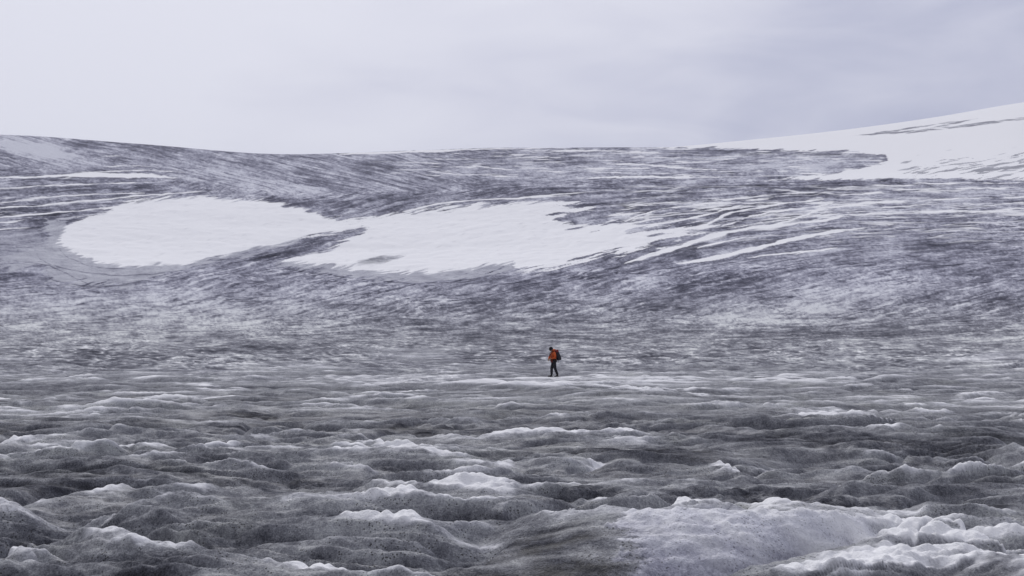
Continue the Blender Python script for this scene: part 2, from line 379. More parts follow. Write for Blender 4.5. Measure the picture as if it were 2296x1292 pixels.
wet[:nn] = 0.34 * sstep(-0.1, 0.4, 0.5 * e2 - 0.4 * crown + 0.3 * e4) * (1 - sn) * (1 - sstep(22, 55, R[:nn]))[:, None]
H[:nn] += (0.075 * sn * (np.abs(pn(Xn / 0.34, Ys / 0.26, 431)) * lods(0.25) + 0.5 * np.abs(pn(Xn / 0.15, Ys / 0.12, 433)) * lods(0.12))).astype(np.float32) * (R[:nn, None] > 3) * (1 - foot)
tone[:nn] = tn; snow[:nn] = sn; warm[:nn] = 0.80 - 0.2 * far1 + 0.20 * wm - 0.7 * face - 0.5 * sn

# ------------------------------------------------------------------ surface of the far ice
nb = int(np.searchsorted(R, 36))
_, Vr = to_photo(X, Y, Zm + 0.8 * H)
kv = 1 - sstep(200, 400, R)[:, None]
v = (V * (1 - kv) + Vr * kv)[nb:].astype(np.float32)
u = U[nb:]; Rf = R[nb:, None]
fr = np.broadcast_to(front, v.shape)
u = np.where(fr, u, 1148 + 2600 * np.sin(AZ)[None]).astype(np.float32); v = np.where(fr, v, 700 - 90 * np.log(Rf / 90)).astype(np.float32)
def streaks(ang, lx, ly, seed, octv=5, warpk=1.0, gain=0.72):
    c, s = math.cos(math.radians(ang)), math.sin(math.radians(ang))
    a = u * c - v * s; b = u * s + v * c                     # along, across (ang > 0: rising to the right)
    b = b + warpk * 6 * pn(a / 160, b / 40, seed + 50)
    return fbm(a / lx, b / ly, octv, gain, seed=seed)
S_flat = streaks(0, 60, 6.5, 201)
S_up = streaks(13, 62, 7.0, 211)
S_dn = streaks(-14, 80, 5.0, 221)
S_up2 = streaks(24, 50, 7.0, 231)
# family of long curves that sweep down from the right-hand crest
E = np.exp(-np.clip(u - 1398, -600, 2000) / 350)
phi = (v - 404) / (1 + 1.3 * np.minimum(E, 1.8))
S_bow = fbm(u / 75, phi / 3.2 + 0.8 * pn(u / 200, v / 40, 7), 5, 0.72, seed=241)
def box(x0, x1, y0, y1, sx=60, sy=20):
    return sstep(x0 - sx, x0 + sx, u) * (1 - sstep(x1 - sx, x1 + sx, u)) * sstep(y0 - sy, y0 + sy, v) * (1 - sstep(y1 - sy, y1 + sy, v))
hill_line = np.interp(u, [-500, 0, 400, 650, 870, 1100, 1300, 2296], [370, 375, 400, 436, 431, 424, 412, 402])
w_hill = 1 - sstep(-4, 4, v - hill_line)
w_bow = sstep(1050, 1350, u) * (1 - w_hill) * (1 - sstep(560, 640, v - 0.02 * (u - 1400)))
w_up = (1 - w_bow) * (1 - w_hill) * (1 - sstep(680, 740, v)) * sstep(250, 500, u)
w_dn = w_hill * (1 - sstep(900, 1200, u))
w_fl = np.clip(1 - w_bow - w_up - w_dn, 0, 1)
S = (w_bow * S_bow + w_up * S_up + w_dn * S_dn + w_fl * S_flat) / np.sqrt(w_bow**2 + w_up**2 + w_dn**2 + w_fl**2 + 1e-4)
broad = fbm(u / 300, v / 60, 3, seed=251)
broad2 = fbm(u / 90, v / 22, 3, 0.6, seed=256)
S_long = streaks(4, 190, 3.6, 351, 3, 1.4, 0.6)
S_dnl = streaks(-13, 240, 3.4, 353, 3, 1.0, 0.6)
S_upl = streaks(14, 190, 3.8, 355, 3, 1.2, 0.6)
S_bowl = fbm(u / 240, phi / 2.4 + 0.5 * pn(u / 200, v / 40, 9), 3, 0.6, seed=357)
SL = (w_bow * S_bowl + w_up * S_upl + w_dn * S_dnl + w_fl * S_long) / np.sqrt(w_bow**2 + w_up**2 + w_dn**2 + w_fl**2 + 1e-4)
nearw = sstep(735, 800, v)                                   # low wave-like ridges of the plain round the walker
wv_ = 0.55 - 1.7 * np.abs(pn(u / 85 + 2 * pn(u / 200, v / 18, 361), v / 7.5 + 1.1 * pn(u / 55, v / 14, 365), 363))
wv2 = 0.55 - 1.6 * np.abs(pn(u / 36 + pn(u / 80, v / 9, 371), v / 4.4 + 1.0 * pn(u / 28, v / 8, 375), 373))
mott = fbm(u / 22, v / 7, 3, 0.6, seed=261)
grit = fbm(u / 7, v / 2.6, 3, 0.65, seed=271)
cf = np.zeros_like(S); ncf = nn - nb
cf[:ncf] = (0.8 * b1 + 0.5 * b2)[nb:nn]  # same crest lightening painted on into the plain's tone
tf = 0.63 + 0.0 * w_hill - 0.03 * sstep(690, 730, v) * (1 - sstep(800, 850, v)) + (1 - 0.7 * nearw) * (0.40 * S + 0.46 * SL) + 0.25 * broad + 0.35 * broad2 + (1 - 0.55 * nearw) * (0.32 * mott + 0.30 * grit) + nearw * (-0.13 + 0.30 * wv_ + 0.34 * wv2 + 0.45 * cf)
# thin dark cracks
cr = 1 - np.abs(w_bow * fbm(u / 60, phi / 4, 3, 0.6, seed=281) + (w_up + w_fl) * streaks(7, 40, 7, 291, 3) + w_dn * streaks(-14, 90, 6, 301, 3)) * 2.6
cr = sstep(0.72, 1.0, cr) * sstep(-0.25, 0.35, mott + broad)
tf = tf - 0.25 * cr
cr2 = 1 - 5.5 * np.abs(np.where(w_bow > 0.5, fbm(u / 260, phi / 9 + 0.3 * pn(u / 90, v / 15, 383), 2, 0.5, seed=381), streaks(3, 260, 15, 385, 2)))
cr2 = sstep(0.55, 1.0, cr2) * sstep(-0.3, 0.2, pn(u / 120, v / 30, 387)) * (1 - sstep(690, 740, v)) * (1 - w_dn)
tf = tf - 0.30 * cr2
sf = sstep(0.12, 0.5, 0.45 * S + 0.45 * SL + 0.45 * mott + 0.3 * broad + 0.25 * grit + nearw * (0.34 * wv_ + 0.34 * wv2 + 0.45 * cf - 0.08)) * (0.5 + 0.3 * nearw)
# tonal regions of the dirt cover: centre, half size, tilt, amount
def fblob(x, y, hw, hh, ang=0.0, rough=0.3):
    c, s = math.cos(math.radians(ang)), math.sin(math.radians(ang))
    du = u - x; dv = -(v - y)
    p = (du * c + dv * s) / hw; q = (-du * s + dv * c) / hh
    return 1 - sstep(0.45, 1.25, np.sqrt(p * p + q * q) + rough * S)
REG = [(2050,450,320,40,3,.16),(1500,370,500,28,0,.14),(1100,385,260,30,-6,.10),(560,400,260,26,-12,.10),(300,690,500,50,3,.20),(60,560,120,60,0,-.02),(250,760,500,26,0,.06),(650,760,400,20,0,.03),(330,800,500,22,0,-.03),(1750,700,300,50,8,.14),(1900,640,260,50,12,.10),(1560,650,220,22,12,-.18),(1150,660,260,26,12,-.10),(650,625,200,18,15,-.14),
 (2150,560,120,50,0,-.10),(1900,560,160,26,10,.14),(1480,440,160,18,5,-.10),(1750,450,160,26,8,-.20),(1560,480,120,12,8,-.14),(1400,600,200,18,12,-.16),(2150,480,200,26,0,-.05),(2250,680,120,20,0,-.14),(1900,745,400,14,0,-.12),(1700,420,700,10,1,-.12),
 (110,345,140,26,-14,.34),(60,330,110,22,-10,.2),(480,385,300,26,-14,.08),(800,390,260,30,-12,.06),(1700,380,300,14,0,.02),(70,470,110,26,0,-.14),(130,495,90,22,10,-.22),(330,335,160,14,-8,-.12),(150,400,200,14,0,-.12),(700,455,200,10,-4,-.14),(1000,440,220,9,3,-.14),(660,560,110,13,14,-.25),
 (1900,820,400,30,0,.10),(2100,770,300,20,0,.12),(1100,740,300,20,0,.02),(560,730,300,16,0,.08),(1650,740,300,12,0,-.05)]
for (x, y, a, b, g, s) in REG:
    tf = tf + s * fblob(x, y, a, b, g)
# ---- snow fields
edge = 26 * streaks(12, 75, 4.5, 341, 3, 1.0, 0.55) * (1 - 0.6 * w_bow) + 26 * w_bow * fbm(u / 90, phi / 3.0, 2, 0.5, seed=345) + 3 * grit
edge = edge * (1 + 0.9 * sstep(1130, 1350, u)) - 5 * sstep(1200, 1400, u)
def poly(pts, soft=2.0, er=1.0):
    P = np.array(pts, float); x0, x1, y0, y1 = P[:,0].min() - 40, P[:,0].max() + 40, P[:,1].min() - 40, P[:,1].max() + 40
    sel = (u > x0) & (u < x1) & (v > y0) & (v < y1) & fr
    a = u[sel].astype(np.float64); b = v[sel].astype(np.float64)
    best = np.full(a.shape, 1e9); ins = np.zeros(a.shape, bool)
    for i in range(len(P)):
        (ax, ay), (bx, by) = P[i], P[(i + 1) % len(P)]
        ex, ey = bx - ax, by - ay
        t_ = np.clip(((a - ax) * ex + (b - ay) * ey) / (ex * ex + ey * ey), 0, 1)
        best = np.minimum(best, np.hypot(a - ax - t_ * ex, b - ay - t_ * ey))
        cnd = (ay > b) != (by > b)
        ins ^= cnd & (a < ex * (b - ay) / (ey if ey else 1e-9) + ax)
    dd = np.where(ins, best, -best) + er * edge[sel]
    out = np.zeros(u.shape, np.float32); out[sel] = sstep(-soft, soft, dd)
    return out
def stroke(pts, wid, soft=1.0, er=0.25):
    P = np.array(pts, float); wd = 0.88 * np.interp(np.arange(len(P)), np.linspace(0, len(P) - 1, len(wid)), wid)
    sel = (u > P[:,0].min() - 15) & (u < P[:,0].max() + 15) & (v > P[:,1].min() - 20) & (v < P[:,1].max() + 20) & fr
    xs = u[sel]; yc_ = pchip(P[:,0], P[:,1], xs.astype(np.float64)); wv = np.interp(xs, P[:,0], wd)
    endt = np.clip((xs - P[0,0]) / 25, 0, 1) * np.clip((P[-1,0] - xs) / 25, 0, 1)
    wv = wv * np.sqrt(np.clip(endt, 0, 1)) * (1 + 0.3 * pn(xs / 80, yc_.astype(np.float32) / 9, int(P[0,1]))) 
    jig = 1.6 * pn(xs / 70, yc_.astype(np.float32) * 0 + P[0,1], 3) + 0.5 * pn(xs / 18, yc_.astype(np.float32) * 0 + P[0,1], 5)
    dd = wv - np.abs(v[sel] - yc_ - jig) + er * edge[sel] * 0.25
    out = np.zeros(u.shape, np.float32); out[sel] = sstep(-soft, soft, dd) * (wv > 0.15)
    return out
patch1 = poly([(128,545),(138,522),(148,506),(175,492),(210,484),(250,470),(225,465),(290,450),(340,443),(420,440),(470,440),(520,445),(590,447),(620,457),(670,465),(700,474),(735,488),(780,496),(830,500),(800,520),(745,524),(690,534),(620,548),(560,560),(500,575),(440,588),(400,592),(340,598),(280,600),(220,590),(180,574),(150,560)], 4.0, 0.55)
patch2 = poly([(640,589),(690,570),(750,552),(785,532),(825,514),(740,505),(755,492),(850,481),(1000,466),(1148,456),(1248,452),(1318,450),(1275,466),(1330,470),(1230,492),(1290,500),(1400,492),(1480,490),(1420,515),(1500,510),(1600,505),(1570,522),(1500,545),(1400,570),(1340,572),(1250,602),(1215,606),(1160,606),(1148,590),(1050,600),(950,609),(850,608),(800,602),(720,596)], 4.0, 0.7)
grey2 = fblob(850,584,50,9,10,.5)
dirty1 = poly([(-60,585),(20,575),(70,552),(100,540),(110,500),(150,490),(200,560),(420,570),(640,530),(700,528),(660,546),(560,572),(440,600),(350,622),(290,638),(160,635),(112,626),(100,598),(40,600),(-60,606)], 5, 1.3)
dirty2 = poly([(620,596),(700,575),(900,590),(1148,580),(1200,590),(1170,604),(1130,607),(1040,624),(950,634),(850,627),(760,620),(690,606)], 4, 1.0)
dirty3 = poly([(-60,520),(60,515),(120,530),(130,560),(60,585),(-60,590)], 6, 1.0)
hillsnow = poly([(1440,331),(1700,300),(2400,190),(2400,404),(1700,404),(1760,399),(1850,390),(1940,374),(1990,362),(1985,350),(1900,341),(1750,338),(1560,333)], 2.0, 0.18)
BANDS = [([(1548,455),(1598,450),(1648,443),(1748,435),(1890,427)],[1.5,2,1.2]),
 ([(1388,500),(1458,476),(1528,465),(1610,456),(1700,447)],[2.5,3,1]),
 ([(1440,512),(1573,485),(1640,467),(1700,452)],[3.5,3.5,1.5]),
 ([(1373,540),(1480,522),(1583,505),(1628,483),(1708,465),(1793,452),(1848,446)],[5,4,3.5,2.5]),
 ([(1598,515),(1648,497),(1713,481),(1788,471),(1873,453)],[1.5,3,2]),
 ([(1723,505),(1798,487),(1848,470),(1898,460),(2023,452),(2148,446),(2310,440)],[3,3.5,2.5,2.5,2]),
 ([(1398,590),(1498,561),(1598,527),(1698,508),(1798,500),(1948,481),(2098,474),(2310,469)],[4,7,6,4,3,2.5,2.5]),
 ([(1515,590),(1598,577),(1698,556),(1848,522),(1898,514),(2020,500)],[3,6,6,3,1.2]),
 ([(1563,556),(1623,541),(1688,531),(1738,522)],[3,4,2]),
 ([(1673,576),(1798,564),(1880,555)],[2,3,1.5]),
 ([(1100,448),(1200,443),(1330,430),(1420,422)],[1.5,2,1.2]),
 ([(900,474),(1000,456),(1148,446),(1280,440)],[3,2,1.5]),
 ([(1900,418),(2050,412),(2296,409)],[1,1.3,1]),
 ([(2000,426),(2150,424),(2310,420)],[1.5,1.8,1.3]),
 ([(2060,460),(2200,459),(2310,455)],[1.5,1.5]),
 ([(-30,400),(90,396),(200,391),(300,393),(400,397)],[1.6,2,6,6,1.5]),
 ([(200,385),(300,383),(420,386)],[1,1.5,1]),
 ([(-30,424),(75,420),(150,416),(315,410)],[1.5,2.2,1.2]),
 ([(-30,456),(60,449),(140,441),(325,431)],[1.5,2.5,1.5]),
 ([(-30,470),(85,461),(175,452),(300,440),(460,426)],[2,2.5,2,1.2]),
 ([(-30,490),(80,484),(160,475),(250,463)],[2,3.2,2]),
 ([(-30,501),(20,499),(62,495)],[1.5,2,1]),([(-30,514),(20,512),(72,510)],[1.5,2,1]),
 ([(230,373),(290,371),(345,373)],[1,1.5,1]),([(220,350),(260,349),(280,351)],[1,1.2,1]),
 ([(760,346.5),(960,339.5),(1100,334),(1260,332)],[2.2,3.2,1.6,.8]),
 ([(1360,368),(1450,370),(1530,377),(1610,382)],[2,3.5,1.5]),([(1180,340),(1280,338),(1400,340),(1500,343)],[1,2,1.5,.8]),
 ([(1300,398),(1450,398),(1620,396)],[1.5,3,1.5]),([(1040,371),(1100,376),(1150,382)],[1,1.6,1]),
 ([(960,384),(1060,393),(1190,398)],[.8,1.4,1]),([(1130,356),(1210,352),(1280,354)],[.8,1.6,.8])]
bands = np.zeros(u.shape, np.float32)
rb = random.Random(5)
upx, upy = [1250,1400,1548,1700,1890,2100,2320], [462,452,440,428,418,412,408]
lox, loy = [1250,1398,1498,1598,1698,1798,1948,2098,2320], [640,596,566,534,512,502,484,476,471]
for q_ in range(26):                                         # thin snow-filled crevasses between the broad ones
    f_ = (q_ + 0.5 + rb.uniform(-.3, .3)) / 26; xa = rb.uniform(1330, 1950); xb = min(2310, xa + rb.uniform(160, 430))
    xs_ = np.linspace(xa, xb, 6); ys_ = np.interp(xs_, upx, upy) * (1 - f_) + np.interp(xs_, lox, loy) * f_
    BANDS.append(([(float(a_), float(b_q)) for a_, b_q in zip(xs_, ys_)], [0.5, rb.uniform(1.0, 2.0), rb.uniform(.9, 1.6), 0.5]))
for p, wd in BANDS: bands = np.maximum(bands, stroke(p, wd))
cl = 0
for q_, (lx_, ly_, sd_) in enumerate(((420, 8.5, 391), (300, 6.0, 393), (520, 12.0, 395))):
    nq_ = pn(u / lx_, phi / ly_ + 0.35 * pn(u / 110, v / 16, sd_ + 30), sd_)
    gate = sstep(-0.25, 0.2, pn(u / 170, v / 18, sd_ + 60))
    cl = np.maximum(cl, sstep(0.40, 0.85, 1 - np.abs(nq_) * (4.5 + 1.5 * q_)) * gate)
cl = cl * sstep(1330, 1450, u) * sstep(410, 420, v) * (1 - sstep(510, 590, v + 0.0 * u))
cl2 = sstep(0.6, 0.95, 1 - 6 * np.abs(streaks(2, 420, 9, 397, 1))) * sstep(0.0, 0.4, pn(u / 150, v / 20, 399)) * (1 - sstep(330, 460, u)) * sstep(380, 395, v) * (1 - sstep(500, 520, v))
cl = np.maximum(cl, cl2)
# short wind-laid snow lenses on the far dome
lens = fbm(u / 95, v / 3.4, 3, 0.5, seed=311) + 0.25 * broad2
w_dome = w_hill * sstep(720, 980, u) * (1 - sstep(330 + 62, 330 + 74, v))
lens = sstep(0.18, 0.30, lens) * w_dome
# grey bare bands in the snow on the right-hand hill
gb = np.maximum.reduce([stroke([(1905,306),(1980,300),(2060,292),(2130,278),(2195,266)],[1,2.5,2,2.5,1]), stroke([(2010,300),(2090,291),(2160,282),(2240,272),(2320,262)],[1,2,4,3,4]),
  stroke([(1960,298),(2050,287),(2150,271)],[1,1.5,1]), 0.8 * poly([(2030,378),(2130,370),(2200,366),(2400,360),(2400,398),(2240,392),(2150,384)], 3, 1.4),
  0.75 * stroke([(1650,346),(1750,345),(1850,347),(1985,352)],[2,4,4,2.5], er=1)])
snowf = np.maximum.reduce([patch1, patch2 * (1 - 0.7 * grey2), hillsnow * (1 - 0.75 * gb), bands * 0.95, lens * 0.9, cl * 0.85])
dirty = np.maximum.reduce([dirty1, dirty2, 0.55 * dirty3])
tf = tf * (1 - dirty) + (0.80 + 0.25 * S_flat + 0.10 * broad - 0.12 * cr) * dirty
tf = np.where(hillsnow > 0.5, np.maximum(tf, 0.50), tf)
tf = tf + fblob(1800, 362, 190, 24, 0) * w_hill * (0.10 - 0.30 * sstep(0.1, 0.7, pn(u / 300, v / 2.6, 441)))
tf = np.where(tf < 0.40, 0.40 - (0.40 - tf) * 0.68, tf)
rim = np.maximum.reduce([stroke([(72,548),(92,582),(130,600),(200,612),(300,618),(420,606),(560,586),(640,566)],[0.5,0.9,1.0,0.8,1.0,0.8,0.5]),
  stroke([(100,600),(112,622),(160,634),(240,638),(330,628),(380,614)],[0.6,1.2,1.1,1.0,0.6]), stroke([(126,520),(132,555),(170,585),(230,602),(330,606)],[0.4,0.9,0.9,0.7,0.5]),
  stroke([(640,602),(740,618),(850,630),(950,637),(1050,626),(1140,606)],[0.6,1.0,1.2,1.0,0.7]), stroke([(-30,585),(60,590),(130,606),(210,640)],[0.6,0.9,0.9,0.5])])
tf = tf - 0.30 * rim
wf = 0.55 * sstep(600, 780, v) + 0.05 + 0.2 * dirty + 0.4 * grey2 * patch2 + 0.35 * gb
sf = np.maximum(sf * (1 - dirty), snowf)
# sun-cup ripples on the clean snow
rip = fbm(u / 26, (v + 0.22 * u) / 2.6, 2, 0.5, seed=321)
sf = sf * (1 - 0.12 * sstep(0.0, 0.6, rip) * np.maximum(patch1, patch2))
k = sstep(38, 120, Rf * (1 + 0.5 * pn(u / 260, v / 30, 77)))                                     # near treatment passes gradually into the far one
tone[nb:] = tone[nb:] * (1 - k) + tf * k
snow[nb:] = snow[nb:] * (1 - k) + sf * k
warm[nb:] = warm[nb:] * (1 - k) + wf * k
# snow lies smooth, bare ice is rough
H[nb:] += (0.0011 * Rf * (S * 0.5 + 0.5 * mott) * (1 - np.maximum(snowf, dirty)) * sstep(150, 400, Rf) * (1 - sstep(2100, 2700, Rf))).astype(np.float32)
tone = np.clip(tone, 0, 1).astype(np.float32); snow = np.clip(snow, 0, 1).astype(np.float32); warm = np.clip(warm, 0, 1).astype(np.float32)
Zt = (Zm + H)

# ------------------------------------------------------------------ materials
def new_mat(name):
    m_ = bpy.data.materials.new(name); m_.use_nodes = True
    return m_, m_.node_tree, m_.node_tree.nodes['Principled BSDF']
def plain(name, colr, rough=0.8, scale=40, amt=0.25, bump=0.0):
    m_, t_, b_ = new_mat(name)
    c_ = nd(t_, 'ShaderNodeTexCoord'); n_ = nd(t_, 'ShaderNodeTexNoise'); n_.inputs['Scale'].default_value = scale; n_.inputs['Detail'].default_value = 3
    t_.links.new(c_.outputs['Object'], n_.inputs['Vector'])
    dk = tuple(x * (1 - amt) for x in colr); lt = tuple(min(1, x * (1 + amt)) for x in colr)
    t_.links.new(ramp_n(t_, n_.outputs[0], [(0.3, dk), (0.7, lt)]), b_.inputs['Base Color'])
    b_.inputs['Roughness'].default_value = rough
    if bump:
        bp = nd(t_, 'ShaderNodeBump'); bp.inputs['Strength'].default_value = bump; bp.inputs['Distance'].default_value = 0.01
        t_.links.new(n_.outputs[0], bp.inputs['Height']); t_.links.new(bp.outputs[0], b_.inputs['Normal'])
    return m_
ice, t_, b_ = new_mat('glacier_ice')
def attr(n): a = nd(t_, 'ShaderNodeAttribute', attribute_name=n); return a.outputs['Fac']
A_t, A_s, A_w, A_wet = attr('tone'), attr('snow'), attr('silt'), attr('wet')
co = nd(t_, 'ShaderNodeTexCoord')
def tex(scale, det, rough=0.6, sc3=(1, 1, 1)):
    mpn = nd(t_, 'ShaderNodeMapping'); mpn.inputs['Scale'].default_value = sc3
    t_.links.new(co.outputs['Object'], mpn.inputs[0])
    n_ = nd(t_, 'ShaderNodeTexNoise'); n_.inputs['Scale'].default_value = scale; n_.inputs['Detail'].default_value = det; n_.inputs['Roughness'].default_value = rough
    t_.links.new(mpn.outputs[0], n_.inputs['Vector']); return n_.outputs[0]
g1 = tex(22, 3, 0.7); g2 = tex(5, 3, 0.65); g3 = tex(60, 2, 0.6); g4 = tex(1.1, 3, 0.6)
def centred(s, k): return math_n(t_, 'MULTIPLY', math_n(t_, 'SUBTRACT', s, 0.5), k)
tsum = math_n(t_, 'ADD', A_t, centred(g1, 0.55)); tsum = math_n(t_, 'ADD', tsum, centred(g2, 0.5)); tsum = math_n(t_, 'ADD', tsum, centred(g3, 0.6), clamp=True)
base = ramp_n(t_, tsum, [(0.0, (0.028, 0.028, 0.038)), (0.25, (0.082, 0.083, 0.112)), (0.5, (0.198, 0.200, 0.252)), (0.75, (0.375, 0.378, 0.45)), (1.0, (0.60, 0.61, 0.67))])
silt = mix_n(t_, 1.0, base, (1.035, 1.05, 0.87), 'MULTIPLY')
base = mix_n(t_, A_w, base, silt)
ssum = math_n(t_, 'ADD', A_s, math_n(t_, 'MULTIPLY', centred(g1, 0.9), math_n(t_, 'SUBTRACT', 1.0, A_s)))
ssum = math_n(t_, 'MULTIPLY', ssum, A_s); ssum = math_n(t_, 'MINIMUM', math_n(t_, 'MULTIPLY', ssum, 1.1), 1.0, clamp=True)
snc = mix_n(t_, g2, (0.78, 0.785, 0.80), (0.86, 0.86, 0.87))
base = mix_n(t_, ssum, base, snc)
# dark grit specks lying on the melting surface
vo = nd(t_, 'ShaderNodeTexVoronoi'); vo.inputs['Scale'].default_value = 26; t_.links.new(co.outputs['Object'], vo.inputs['Vector'])
spk = math_n(t_, 'LESS_THAN', vo.outputs['Distance'], 0.26)
spk = math_n(t_, 'MULTIPLY', spk, math_n(t_, 'GREATER_THAN', math_n(t_, 'ADD', g2, math_n(t_, 'MULTIPLY', g4, 0.8)), 0.95))
spk = math_n(t_, 'MULTIPLY', spk, math_n(t_, 'SUBTRACT', 0.75, math_n(t_, 'MULTIPLY', A_s, 0.65), clamp=True))
base = mix_n(t_, spk, base, (0.028, 0.027, 0.024))
t_.links.new(base, b_.inputs['Base Color'])
rg_ = math_n(t_, 'ADD', 0.42, math_n(t_, 'MULTIPLY', g2, 0.35)); t_.links.new(rg_, b_.inputs['Roughness'])
t_.links.new(A_wet, b_.inputs['Specular IOR Level'])
bp = nd(t_, 'ShaderNodeBump'); bp.inputs['Strength'].default_value = 0.9; bp.inputs['Distance'].default_value = 0.02
t_.links.new(math_n(t_, 'ADD', g1, math_n(t_, 'MULTIPLY', g3, 0.5)), bp.inputs['Height']); t_.links.new(bp.outputs[0], b_.inputs['Normal'])

# ------------------------------------------------------------------ ground sheets
def sheet(name, i0, i1, cap=False):
    n = i1 - i0
    co_ = np.stack([X[i0:i1], Y[i0:i1], Zt[i0:i1]], -1).reshape(-1, 3).astype(np.float32)
    a = np.arange(n - 1)[:, None] * NA + np.arange(NA)[None]
    bq = np.arange(n - 1)[:, None] * NA + (np.arange(NA)[None] + 1) % NA
    quads = np.stack([a, bq, bq + NA, a + NA], -1).reshape(-1, 4)[:, ::-1]      # faces up
    vals = [tone[i0:i1].ravel(), snow[i0:i1].ravel(), warm[i0:i1].ravel(), wet[i0:i1].ravel()]
    loops = quads.ravel().astype(np.int32); nq = len(quads)
    starts = np.arange(nq, dtype=np.int32) * 4
    if cap:
        c = len(co_); co_ = np.vstack([co_, [[0, 0, float(Zt[0].mean())]]]).astype(np.float32)
        vals = [np.append(v_, v_[0]) for v_ in vals]
        tr = np.stack([(np.arange(NA) + 1) % NA, np.arange(NA), np.full(NA, c)], -1)
        starts = np.concatenate([starts, nq * 4 + np.arange(NA, dtype=np.int32) * 3])
        loops = np.concatenate([loops, tr.ravel().astype(np.int32)])
    me = bpy.data.meshes.new(name)
    me.vertices.add(len(co_)); me.vertices.foreach_set('co', co_.ravel())
    me.loops.add(len(loops)); me.loops.foreach_set('vertex_index', loops)
    me.polygons.add(len(starts)); me.polygons.foreach_set('loop_start', starts.astype(np.int32))
    me.update(calc_edges=True)
    me.shade_smooth()
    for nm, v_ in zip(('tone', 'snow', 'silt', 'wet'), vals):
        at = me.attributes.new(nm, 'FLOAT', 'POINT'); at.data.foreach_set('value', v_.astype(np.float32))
    me.materials.append(ice)
    o = bpy.data.objects.new(name, me); C.objects.link(o); o['kind'] = 'structure'
    return o
SPLIT = int(np.searchsorted(R, 1380))
gl = sheet('glacier', 0, SPLIT + 1, cap=True)
gl['label'] = 'hummocky grey glacier ice with two white snow fields on its slope'
hi = sheet('hills', SPLIT, NR)
hi['label'] = 'distant streaked ice dome and smooth snow slope along the skyline'

# ------------------------------------------------------------------ the walker
def ground_at(x, y):
    r = math.hypot(x, y); a = math.atan2(x, y)
    i = int(np.clip(np.searchsorted(R, r) - 1, 0, NR - 2)); j = int(np.clip(np.searchsorted(AZ, a) - 1, 0, NA - 2))
    f = (r - R[i]) / (R[i + 1] - R[i]); g = (a - AZ[j]) / (AZ[j + 1] - AZ[j])
    return float((Zt[i, j] * (1 - g) + Zt[i, j + 1] * g) * (1 - f) + (Zt[i + 1, j] * (1 - g) + Zt[i + 1, j + 1] * g) * f)
PZ = min(ground_at(PX + dx, PY_) for dx in (-0.18, 0.0, 0.18)) 
print('walker at', PX, PY_, PZ)
M_skin = plain('skin', (0.30, 0.17, 0.12), 0.6, 30, 0.1)
M_orange = plain('orange_shell_fabric', (0.58, 0.095, 0.012), 0.75, 14, 0.18)
M_black = plain('black_trouser_fabric', (0.018, 0.018, 0.024), 0.85, 20, 0.3)
M_hat = plain('black_knit', (0.010, 0.010, 0.012), 0.95, 60, 0.3, 0.4)
M_boot = plain('boot_leather', (0.014, 0.012, 0.012), 0.6, 30, 0.3)
M_sole = plain('boot_sole', (0.02, 0.02, 0.02), 0.9, 30, 0.2)
M_pack = plain('charcoal_pack_fabric', (0.030, 0.028, 0.036), 0.8, 18, 0.3)
M_lid = plain('dark_red_pack_fabric', (0.20, 0.022, 0.022), 0.75, 18, 0.25)
M_web = plain('black_webbing', (0.012, 0.012, 0.014), 0.85, 50, 0.2)
M_glove = plain('tan_glove_leather', (0.42, 0.22, 0.09), 0.8, 40, 0.2)
M_hem = plain('dark_red_hem_fabric', (0.16, 0.022, 0.02), 0.8, 20, 0.2)
def link(o, parent=None, m_=None):
    C.objects.link(o)
    if m_ is not None: o.data.materials.clear(); o.data.materials.append(m_)
    if parent is not None: o.parent = parent
    return o
def from_bm(name, bm, m_, parent=None, smooth=True):
    bmesh.ops.recalc_face_normals(bm, faces=bm.faces)
    me = bpy.data.meshes.new(name); bm.to_mesh(me); bm.free()
    if smooth: me.shade_smooth()
    return link(bpy.data.objects.new(name, me), parent, m_)
# local frame: +x forward, +y the walker's left, +z up
def skinned(name, verts, edges, m_, parent, root=0, sub=2):
    """verts: (x, y, z, rx, ry)"""
    me = bpy.data.meshes.new(name + '_rig')
    me.from_pydata([v_[:3] for v_ in verts], edges, [])
    o = bpy.data.objects.new(name + '_rig', me); C.objects.link(o)
    md = o.modifiers.new('skin', 'SKIN')
    for k_, v_ in enumerate(verts):
        sv = me.skin_vertices[0].data[k_]; sv.radius = (v_[3], v_[4] if len(v_) > 4 else v_[3]); sv.use_root = (k_ == root)
    md.use_smooth_shade = True
    sb = o.modifiers.new('sub', 'SUBSURF'); sb.levels = sub; sb.render_levels = sub
    dg = bpy.context.evaluated_depsgraph_get(); dg.update()
    nm = bpy.data.meshes.new_from_object(o.evaluated_get(dg)); nm.name = name
    bpy.data.objects.remove(o); nm.shade_smooth()
    return link(bpy.data.objects.new(name, nm), parent, m_)
def chain(V_, E_, start, pts):
    p = start
    for q in pts: V_.append(q); E_.append((p, len(V_) - 1)); p = len(V_) - 1
    return p
person = bpy.data.objects.new('person', None); C.objects.link(person)
person['label'] = 'hiker in orange jacket, black beanie and black trousers walking head bowed across the ice'
person['category'] = 'person'
HIP = (0.02, 0, 0.90); CH = (0.045, 0, 1.27); NK = (0.095, 0, 1.435)
HL, HR = (0.01, 0.10, 0.86), (0.01, -0.10, 0.86)
KL, AL = (-0.035, 0.10, 0.47), (-0.20, 0.09, 0.095)         # trailing leg, nearer the viewer
KR, AR = (0.115, -0.10, 0.47), (0.115, -0.10, 0.095)        # leading leg
SL, SR = (0.035, 0.19, 1.375), (0.055, -0.19, 1.375)
EL, WL_ = (-0.01, 0.27, 1.10), (0.20, 0.15, 1.05)
ER, WR = (0.20, -0.22, 1.12), (0.285, -0.10, 1.00)
